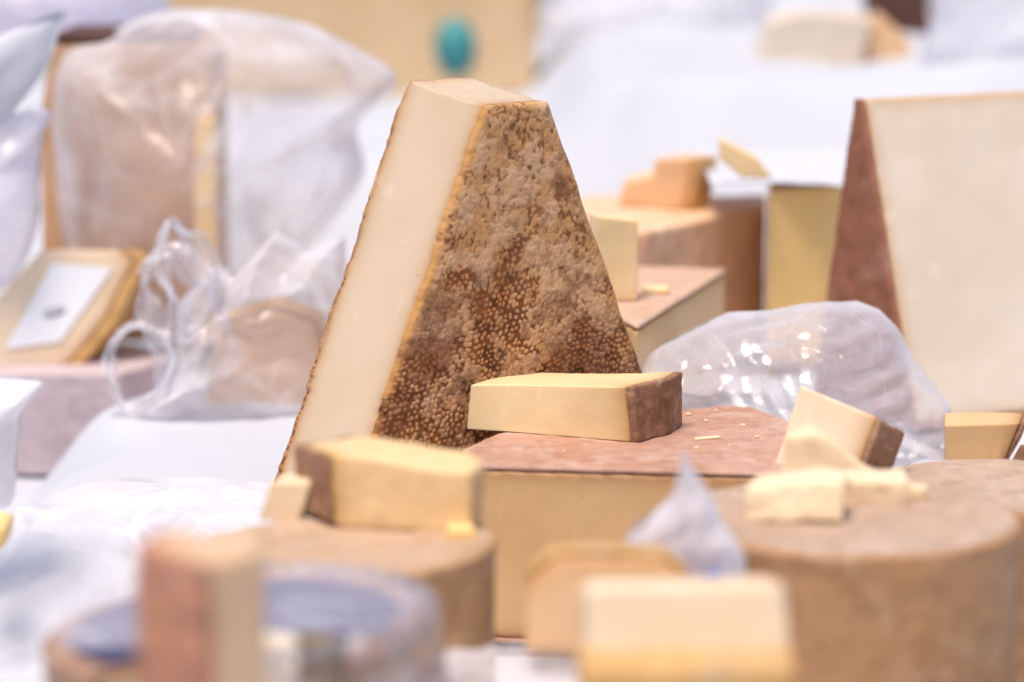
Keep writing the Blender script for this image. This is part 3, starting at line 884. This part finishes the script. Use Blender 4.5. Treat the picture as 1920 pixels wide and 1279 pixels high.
# ------------------------------------------------------------------ front middle: film peak, peach piece, white piece
pk = film_bag('plastic_film', 'crumpled clear film with a small blue print, rising to a point before the pinkish block', 'plastic film',
         [(1285, 843), (1306, 895), (1335, 945), (1368, 1000), (1395, 1060), (1408, 1120), (1330, 1135), (1240, 1100), (1150, 1050), (1180, 1000), (1215, 965), (1255, 930), (1275, 880)],
         -0.475, 0.025, film_mat('crumpled_film', (0.94, 0.91, 0.98), 0.62, 0.95, 0.06, 0.4, 50, 0.001), n=180, m=50, amp=0.013, scale=18, straight=True, fine=1.4, fscale=2.4, seed=23, center=(1300, 1040))
def disc(name, r, rx, h, mat, M, parent=None):
    bm = bmesh.new(); prism_bm(bm, [(r * math.cos(2 * math.pi * i / 32), rx * math.sin(2 * math.pi * i / 32)) for i in range(32)], 0, h)
    bmesh.ops.bevel(bm, geom=[e for e in bm.edges if abs(e.verts[0].co.z - e.verts[1].co.z) < 1e-6 and e.verts[0].co.z > h / 2], offset=h * 0.4, segments=2, affect='EDGES')
    me = bpy.data.meshes.new(name); bm.to_mesh(me); bm.free()
    o = link(name, me, mat, parent)
    if parent is None: o.matrix_world = M
    else: o.matrix_local = M
    return o
dl = P(1338, 1082, -0.508) - pk.location
Md = frame(dl, (1, 0, 0), (0, -1, 0.15))
disc('print_mark', 0.0055, 0.0048, 0.0006, INK, Md, pk)

def standing(name, label, cat, corners_px, Y, depth, paste, rind=None, yaw=0.0, sides=(), top=False, bottom=False, tilt=0.0, group=None, **k):
    """piece whose outline faces the camera: outline in the upright plane at Y (clockwise from bottom-left seen from the camera), depth behind it"""
    w = [P(a, b, Y) for a, b in corners_px]
    c = sum(w, Vector()) / len(w)
    zmin = min(q.z for q in w)
    org = Vector((c.x, Y, zmin))
    R = Matrix.Rotation(yaw, 4, 'Z') @ Matrix.Rotation(tilt, 4, 'X')
    # local x right, local y up, local z towards the camera
    B = Matrix(((1, 0, 0), (0, 0, -1), (0, 1, 0))).to_4x4()
    M = Matrix.Translation(org) @ R @ B @ Matrix.Translation((0, 0, -depth))
    poly = [((q.x - org.x) / math.cos(yaw), q.z - org.z) for q in w]
    return cheese(name, label, cat, M, poly, depth, paste, rind, sides=sides, top=top, bottom=bottom, group=group, **k)
standing('cheese_piece', 'rounded peach piece behind the ivory piece in the middle foreground', 'cheese',
         [(985, 1228), (1285, 1235), (1292, 1075), (1255, 1045), (1120, 1036), (1035, 1042), (992, 1080)], -0.55, 0.05, PEACH, R_OCHRE, sides=(2, 3, 4, 5), voxel=0.003, rt=0.003, tilt=-0.15)
standing('cheese_piece', 'thick ivory piece with a tan lower edge in the middle foreground', 'cheese',
         [(1098, 1330), (1482, 1330), (1482, 1108), (1474, 1098), (1112, 1100), (1098, 1115)], -0.70, 0.07, CREAM, R_OCHRE, voxel=0.0035, tilt=-0.22, yaw=0.02)
cheese('cheese_piece', 'tan piece under the ivory piece in the middle foreground', 'cheese', frame(P(1090, 1340, -0.735), (1, 0.02, 0)),
       [(0, 0), (0.108, 0), (0.112, 0.06), (0, 0.06)], P(1090, 1262, -0.735).z - P(1090, 1340, -0.735).z, TAN, R_OCHRE, top=True, sides=(0,), voxel=0.003)
film_sheet('plastic_film', 'strip of clear film lying under the peach piece in the middle foreground', 'plastic film', -0.04, 0.07, -0.66, -0.48,
           lambda X, Y: level(X, Y) + 0.03, FILM_SOFT, 70, 70, 0.012, 22, 31)

# ------------------------------------------------------------------ front left: cut wheel, slice, chunk
zl = P(700, 1082, -0.50).z
cl = Vector((P(632, 1040, -0.41).x, -0.50 + 0.095, 0.05))
q0 = PZ(296, 1030, zl); q1 = PZ(545, 973, zl)
dirc = (q1 - q0).normalized()
def cut_circle(r, n=64):
    pts = []
    nn = Vector((-dirc.y, dirc.x))
    k0 = (Vector((q0.x, q0.y)) - Vector((cl.x, cl.y))).dot(nn)
    k0 = max(min(k0, r * 0.95), -0.2 * r)
    for i in range(n):
        a = 2 * math.pi * i / n
        v = Vector((math.cos(a), math.sin(a))) * r
        if v.dot(nn) < k0: pts.append((a, tuple(v)))
    a0 = math.atan2(nn.y, nn.x)
    pts.sort(key=lambda t: (t[0] - a0) % (2 * math.pi))
    out = [p for _, p in pts]
    h = math.sqrt(r * r - k0 * k0)
    t = Vector((nn.y, -nn.x))
    e0 = nn * k0 - t * h; e1 = nn * k0 + t * h
    return [tuple(e0)] + out + [tuple(e1)], len(out)
cw, nout = cut_circle(0.097)
cheese('round_cheese', 'blurred brown round cheese, carrying the curved yellow slice in the left foreground', 'cheese',
       Matrix.Translation(cl), cw, zl - 0.05, YELLOW, R_GOLD, cap=R_TOAST, top=True, bottom=True, sides=tuple(range(len(cw) - 1)), voxel=0.0035, amp=0.0015, nscale=22)
a = PZ(612, 990, zl + 0.001); b = PZ(886, 1002, zl + 0.001)
M = frame(a, b - a)
L2 = (b - a).length
c = M.inverted() @ PZ(556, 968, zl)
HS = P(612, 855, a.y).z - zl
def ls_def(v):
    q = v.copy()
    t = np.clip(q[:, 0] / L2, -0.2, 1)
    q[:, 2] = q[:, 2] * (1.0 - 0.13 * t) 
    q[:, 2] += 0.016 * np.clip(0.12 - t, 0, 1) ** 1.0 * (1 - q[:, 2] / HS) * 1.5 + 0.002 * np.sin(t * 6) * (q[:, 2] / HS)
    return q
cheese('cheese_slice', 'curved yellow slice with brown rind on its left end, on the left foreground round', 'cheese', M,
       [(0, 0), (L2, 0), (L2 * 1.02, 0.03), (L2 * 0.86, 0.055), (0.0, 0.062), (c.x, max(c.y, 0.028))], HS, HONEY, R_BROWN, sides=(4, 5), voxel=0.0022, amp=0.0024, nscale=30, smooth_it=16,
       band=0.006, rt=0.004, deform=ls_def)
lump('cheese_chunk', 'small pale yellow chunk behind the left end of the yellow slice', 'cheese', 484, 976, zl, (1, -0.1, 0),
     [(0, 0), (0.026, 0), (0.028, 0.02), (0.006, 0.024)], 0.026, PALE, voxel=0.0018, amp=0.001, nscale=40,
     deform=lambda v: np.stack([v[:, 0] + v[:, 2] * 0.35, v[:, 1], v[:, 2]], 1))
lump('cheese_chip', 'ochre chip under the right end of the curved yellow slice', 'cheese', 838, 1012, zl, (1, 0.05, 0),
     [(0, 0), (0.018, 0), (0.016, 0.02), (0.002, 0.02)], 0.006, GOLD, voxel=0.0015)

# blue-labelled round, wrapped
zs = P(450, 1166, -0.60).z
roll = math.radians(-4.0)
RB = 0.106
Mb = Matrix.Translation(P(470, 1172, -0.60) - Vector((0, 0, 0.11))) @ Matrix.Rotation(roll, 4, 'Y')
cut = [(RB * math.cos(math.radians(a)), RB * math.sin(math.radians(a))) for a in range(-52, 233, 5)]
cutp = cut + [(-0.03, -0.05), (0.07, -0.052)]
rnd = cheese('round_cheese', 'brown round cheese with a blue label on top, film-wrapped, in the left foreground', 'cheese', Mb, cutp, 0.11, CREAM, R_DUSK,
             top=True, bottom=True, sides=tuple(range(len(cut) - 1)), voxel=0.0035, amp=0.001, nscale=20)
lab = [(x * 0.86, y * 0.86) for x, y in cut] + [(-0.028, -0.047), (0.066, -0.048)]
bm = bmesh.new(); prism_bm(bm, lab, 0.1112, 0.1122)
me = bpy.data.meshes.new('label'); bm.to_mesh(me); bm.free()
link('label', me, BLUE, rnd, False)
# wrap edge of the round: a film skin around its right side
wr = []
for a in np.linspace(-75, 95, 50):
    ca, sa = math.cos(math.radians(a)), math.sin(math.radians(a))
    for k, (rr, zz) in enumerate([(0.112, -0.0), (0.113, 0.05), (0.113, 0.1), (0.110, 0.115), (0.100, 0.119), (0.094, 0.117)]):
        wr.append((rr * ca + 0.002 * math.sin(a * 0.9 + k), rr * sa + 0.002 * math.cos(a * 1.3), zz + 0.002 * math.sin(a * 0.5 + k)))
me = np_mesh('wrap', np.array(wr), grid_quads(50, 6))
link('wrap', me, FILM_THIN, rnd)
gx, gy = np.meshgrid(np.linspace(-0.098, 0.100, 60), np.linspace(-0.05, 0.1, 50)); gx = gx.ravel(); gy = gy.ravel()
kk = np.hypot(gx, gy) / 0.1; sc_ = np.where(kk > 1, 1 / np.maximum(kk, 1e-6), 1); gx = gx * sc_; gy = gy * sc_
gz = 0.1142 + 0.0015 * (1 + crumple(np.stack([gx, gy, 0 * gx], 1), 14, 91))
link('wrap', np_mesh('wrap', np.stack([gx, gy, gz], 1), grid_quads(50, 60)), FILM_THIN, rnd)
# pieces standing in its cut
standing('cheese_slice', 'narrow cream slice standing in the cut of the blue-labelled round', 'cheese', [(488, 1330), (560, 1330), (556, 1206), (492, 1200)], -0.675, 0.02, IVORY, R_OCHRE, voxel=0.0025)
standing('cheese_slice', 'narrow olive-brown slice standing in the cut of the blue-labelled round', 'cheese', [(560, 1330), (648, 1330), (642, 1204), (562, 1200)], -0.665, 0.016, plain_mat('olive_rind', (0.30, 0.19, 0.06), 0.6, 0.4, 30), voxel=0.0025)
standing('cheese_slice', 'thin pinkish slice standing at the right of the olive-brown slice', 'cheese', [(650, 1330), (690, 1330), (684, 1206), (652, 1206)], -0.67, 0.018, IVORY, voxel=0.0025)
# blurred standing wedge at the very front
fc = P(362, 1040, -0.78)
cheese('cheese_wedge', 'very blurred upright piece, terracotta on one side and tan on the other, at lower left', 'cheese',
       Matrix.Translation((fc.x, -0.78, 0.06)), [(-0.031, 0.022), (0.004, -0.004), (0.033, 0.010), (0.030, 0.05), (-0.02, 0.06)], fc.z - 0.06,
       paste_mat('dull_tan_paste', (0.70, 0.48, 0.31), (0.6, 0.38, 0.24)), R_TERRA, sides=(0, 4), voxel=0.0035, rt=0.006, amp=0.002,
       deform=lambda v: np.stack([v[:, 0], v[:, 1], v[:, 2] - 0.004 * np.exp(-((v[:, 0] - 0.004) / 0.012) ** 2) * (v[:, 2] > 0.1)], 1))

# ------------------------------------------------------------------ left: sheets, wrapped cheese, bags
film_sheet('plastic_sheet', 'crumpled shiny clear plastic sheet over the white cloth at lower left', 'plastic sheet', -0.36, -0.14, -0.46, -0.04,
           lambda X, Y: level(X, Y) + 0.006, film_mat('shiny_sheet', (0.94, 0.92, 0.98), 0.35, 0.8, 0.12, 0.25, 26, 0.001), 150, 200, 0.016, 8, 41)
# mauve block with wrapped piece on it
zm = P(120, 692, 0.46).z
block_at('cheese_block', 'mauve-grey block under the film-wrapped labelled piece at the left edge', 'cheese',
         [(-160, 705), (225, 700), (330, 668), (250, 645), (-160, 645)], zm, 0.05, R_MAUVE, R_MAUVE, sides=(0, 1), voxel=0.0035)
wp = standing('cheese_piece', 'cream piece with orange rind edge and white label, on the mauve-grey block', 'cheese',
         [(-60, 690), (150, 690), (215, 610), (272, 485), (255, 472), (70, 470), (-20, 570)], 0.48, 0.10, CREAM, R_OCHRE, sides=(1, 2, 3), voxel=0.003, rt=0.010, tilt=-0.2)
lq = [P(*q, 0.472) for q in ((5, 655), (110, 640), (205, 500), (90, 490))]
Mw = wp.matrix_world.inverted()
lp = [Mw @ q for q in lq]
zf = 0.1012
bm = bmesh.new(); prism_bm(bm, [(q.x, q.y) for q in lp], zf, zf + 0.0008); me = bpy.data.meshes.new('label'); bm.to_mesh(me); bm.free()
lab = link('label', me, LABEL, wp, False)
cq = (lp[0] + lp[1] + lp[2] + lp[3]) / 4
disc('print_mark', 0.011, 0.005, 0.0004, GREY, Matrix.Translation((cq.x - 0.003, cq.y - 0.006, zf + 0.0009)) @ Matrix.Rotation(0.3, 4, 'Z'), lab)
# white packet at the far left
film_bag('paper_packet', 'white folded packet with a shiny lavender top at the left edge', 'packet',
         [(-160, 720), (-40, 708), (40, 712), (82, 720), (60, 748), (40, 780), (30, 860), (22, 940), (-30, 955), (-160, 960)], -0.22, 0.03,
         film_mat('white_packet', (0.92, 0.92, 0.98), 0.8, 0.95, 0.1, 0.2, 26, fold=0.1), n=140, m=36, amp=0.012, scale=10, seed=64)
standing('cheese_piece', 'sliver of yellow cheese cut off by the left edge on the white cloth', 'cheese',
         [(-60, 1040), (8, 1030), (10, 985), (-60, 980)], -0.30, 0.04, GOLD, None, voxel=0.003)
# big wrapped block at the back left
standing('cheese_block', 'big tan block inside the cloudy bag at back left', 'cheese',
         [(78, 640), (405, 640), (400, 90), (340, 62), (100, 66), (76, 200)], 0.62, 0.14, R_TANB, DARK, sides=(3,), voxel=0.004, rt=0.008)
standing('cheese_slice', 'upright golden edge slice at the right of the big tan block at back left', 'cheese',
         [(362, 640), (408, 640), (404, 215), (366, 222)], 0.605, 0.012, GOLD, None, voxel=0.003)
film_bag('plastic_bag', 'cloudy white plastic bag bulging over the big tan block at back left', 'plastic bag',
         [(110, 120), (200, 70), (285, 28), (420, 20), (520, 28), (600, 52), (680, 95), (742, 140), (735, 180), (680, 240), (690, 330), (620, 430), (560, 500), (470, 620), (330, 640), (200, 560), (110, 420)],
         0.66, 0.16, FILM_SOFT, n=220, m=50, amp=0.028, scale=7, seed=51, center=(420, 320), back=0.6)
film_bag('paper_sheet', 'upright white paper sheet with a torn edge at the upper left', 'paper',
         [(-150, 60), (-40, 70), (60, 40), (124, 18), (112, 70), (92, 120), (40, 190), (-20, 250), (-150, 300)], 0.46, 0.012, PAPER, n=160, m=40, amp=0.02, scale=7, seed=57)
film_bag('plastic_bag', 'lavender film bag hanging below the torn white sheet at the left edge', 'plastic bag',
         [(-150, 210), (0, 215), (60, 200), (98, 212), (80, 250), (70, 330), (66, 430), (30, 520), (-40, 560), (-150, 560)], 0.50, 0.05, film_mat('lavender_film', (0.92, 0.88, 0.98), 0.45, 0.95, 0.25, 0.3, 18), n=160, m=40, amp=0.03, scale=8, seed=58)
# knotted bag in front of it with two loops, and the orange cheese inside
kb = film_bag('plastic_bag', 'knotted thin white bag with loop handles around an orange cheese, left of the tall wedge', 'plastic bag',
         [(345, 560), (400, 500), (440, 520), (520, 430), (580, 470), (650, 440), (655, 560), (620, 690), (590, 760), (520, 792), (400, 800), (250, 810), (215, 780), (290, 740), (330, 660)],
         0.36, 0.07, film_mat('thin_white_bag', (0.94, 0.91, 0.97), 0.34, 0.85, 0.2, 0.3, 24, fold=0.12), n=220, m=56, amp=0.026, scale=9, fine=1.4, fscale=2.4, straight=True, seed=61, center=(450, 680))
def loop_pts(pp, Y):
    p = resample(np.array([[q.x, q.z] for q in (P(a, b, Y) for a, b in pp)]), 60)
    p = np.concatenate([p, p[:1]])
    y = Y + 0.008 * np.sin(np.linspace(0, 2 * math.pi, len(p)))
    return np.stack([p[:, 0], y, p[:, 1]], 1) - np.array(kb.location)
HANDLE = film_mat('bag_handle', (0.94, 0.91, 0.97), 0.4, 0.85, 0.2, 0.4, 40)
def ribbon(name, pts, w, mat, parent, seed):
    p = np.array(pts, float); n = len(p)
    t = np.gradient(p, axis=0); t /= np.linalg.norm(t, axis=1)[:, None]
    k = np.linspace(0, 1, n)
    tw = 1.1 * np.sin(k * 9 + seed) + 0.8 * vnoise(np.stack([k * 14, 0 * k, 0 * k + seed], 1), seed)
    side = np.cross(t, np.array([0, 1.0, 0]))
    side /= np.linalg.norm(side, axis=1)[:, None] + 1e-9
    ax = side * np.cos(tw)[:, None] + np.array([0, 1.0, 0]) * np.sin(tw)[:, None]
    ww = w * (0.75 + 0.5 * vnoise(np.stack([k * 9, 0 * k + 3.3, 0 * k], 1), seed + 2))
    V = []
    for q in np.linspace(-1, 1, 9):
        V.append(p + ax * (ww * q)[:, None] + np.cross(ax, t) * (0.0035 * np.sin(q * 5 + k * 20))[:, None])
    V = np.array(V).transpose(1, 0, 2).reshape(-1, 3)
    return link(name, np_mesh(name, V, grid_quads(n, 9)), mat, parent)
ribbon('handle', loop_pts([(310, 640), (250, 612), (208, 650), (206, 710), (240, 762), (285, 745), (325, 690)], 0.30), 0.006, HANDLE, kb, 3)
ribbon('handle', loop_pts([(318, 415), (345, 440), (395, 500), (400, 560), (350, 620), (320, 540), (300, 480)], 0.30), 0.012, HANDLE, kb, 5)
ribbon('handle', loop_pts([(270, 520), (330, 480), (430, 640), (330, 760), (300, 640)], 0.32), 0.014, HANDLE, kb, 8)
standing('cheese_piece', 'orange cheese showing through the knotted thin white bag', 'cheese',
         [(385, 786), (570, 782), (620, 700), (600, 600), (520, 570), (420, 600), (390, 690)], 0.37, 0.05, PEACH, R_OCHRE, sides=(1, 2, 3, 4), voxel=0.003)

# ------------------------------------------------------------------ back: labelled cheese, boxes
bk = standing('cheese_block', 'large tan block with a teal oval sticker at the back', 'cheese',
         [(300, 185), (1000, 178), (1012, 20), (1000, -60), (300, -60)], 1.70, 0.2, paste_mat('dull_gold_paste', (0.72, 0.52, 0.31), (0.5, 0.3, 0.12)), R_TAN, sides=(2, 3), voxel=0.005)
Ms = bk.matrix_world.inverted() @ Matrix.Translation(P(853, 88, 1.697)) @ frame((0, 0, 0), (1, 0, 0), (0, -1, 0))
disc('sticker', 0.0265, 0.038, 0.0012, TEAL, Ms, bk)
cf = standing('cheese_wedge', 'pale wedge with an orange side on the white step at back right', 'cheese',
         [(1420, 124), (1615, 124), (1640, 30), (1500, 24), (1440, 40)], 1.25, 0.08, IVORY, None, voxel=0.004)
standing('cheese_piece', 'orange piece leaning on the pale wedge at back right', 'cheese',
         [(1612, 126), (1728, 126), (1700, 70), (1650, 25), (1632, 60)], 1.27, 0.08, PEACH, None, voxel=0.004)
standing('cheese_block', 'dark brown block behind the orange piece at back right', 'cheese',
         [(1640, 110), (1745, 126), (1745, -60), (1630, -60)], 1.45, 0.1, DARK, None, voxel=0.004)
film_bag('plastic_bag', 'shiny clear bag standing at the top right corner', 'plastic bag',
         [(1730, 150), (1745, 40), (1760, -60), (1900, -70), (1990, -30), (1990, 160), (1860, 165)], 1.15, 0.06, FILM, n=120, m=30, amp=0.012, scale=14, seed=71)
film_bag('plastic_bag', 'lavender-white bag at the top edge between the tan block and the pale wedge', 'plastic bag',
         [(1010, 60), (1060, 10), (1150, -50), (1300, -60), (1420, -50), (1440, 30), (1350, 70), (1180, 70)], 1.75, 0.12, FILM_SOFT, n=120, m=30, amp=0.015, scale=9, seed=75)
film_bag('plastic_bag', 'pale lavender bag behind the wrapped tan block at the top left corner', 'plastic bag',
         [(-120, 60), (-100, -60), (60, -80), (250, -60), (310, -10), (300, 40), (200, 60), (60, 80)], 1.5, 0.10, film_mat('lavender_bag', (0.80, 0.76, 0.90), 0.6, 0.95, 0.25, 0.3, 12), n=120, m=30, amp=0.03, scale=6, seed=79)
# white paper over the golden block with a yellow slice on it
zz = z15 + 0.002
film_sheet('paper_sheet', 'white paper laid over the narrow yellow block', 'paper', PZ(1330, 350, zz).x, PZ(1640, 350, zz).x, 0.50, 0.72,
           lambda X, Y: zz + 0.0 * X + 0.05 * np.clip(Y - 0.55, 0, 1), PAPER, 60, 60, 0.004, 20, 81, 0.006)
standing('cheese_slice', 'small yellow slice tilted at the edge of the white paper on the narrow yellow block', 'cheese',
         [(1350, 300), (1392, 335), (1452, 336), (1420, 295), (1350, 260)], 0.47, 0.03, YELLOW, R_OCHRE, voxel=0.002)
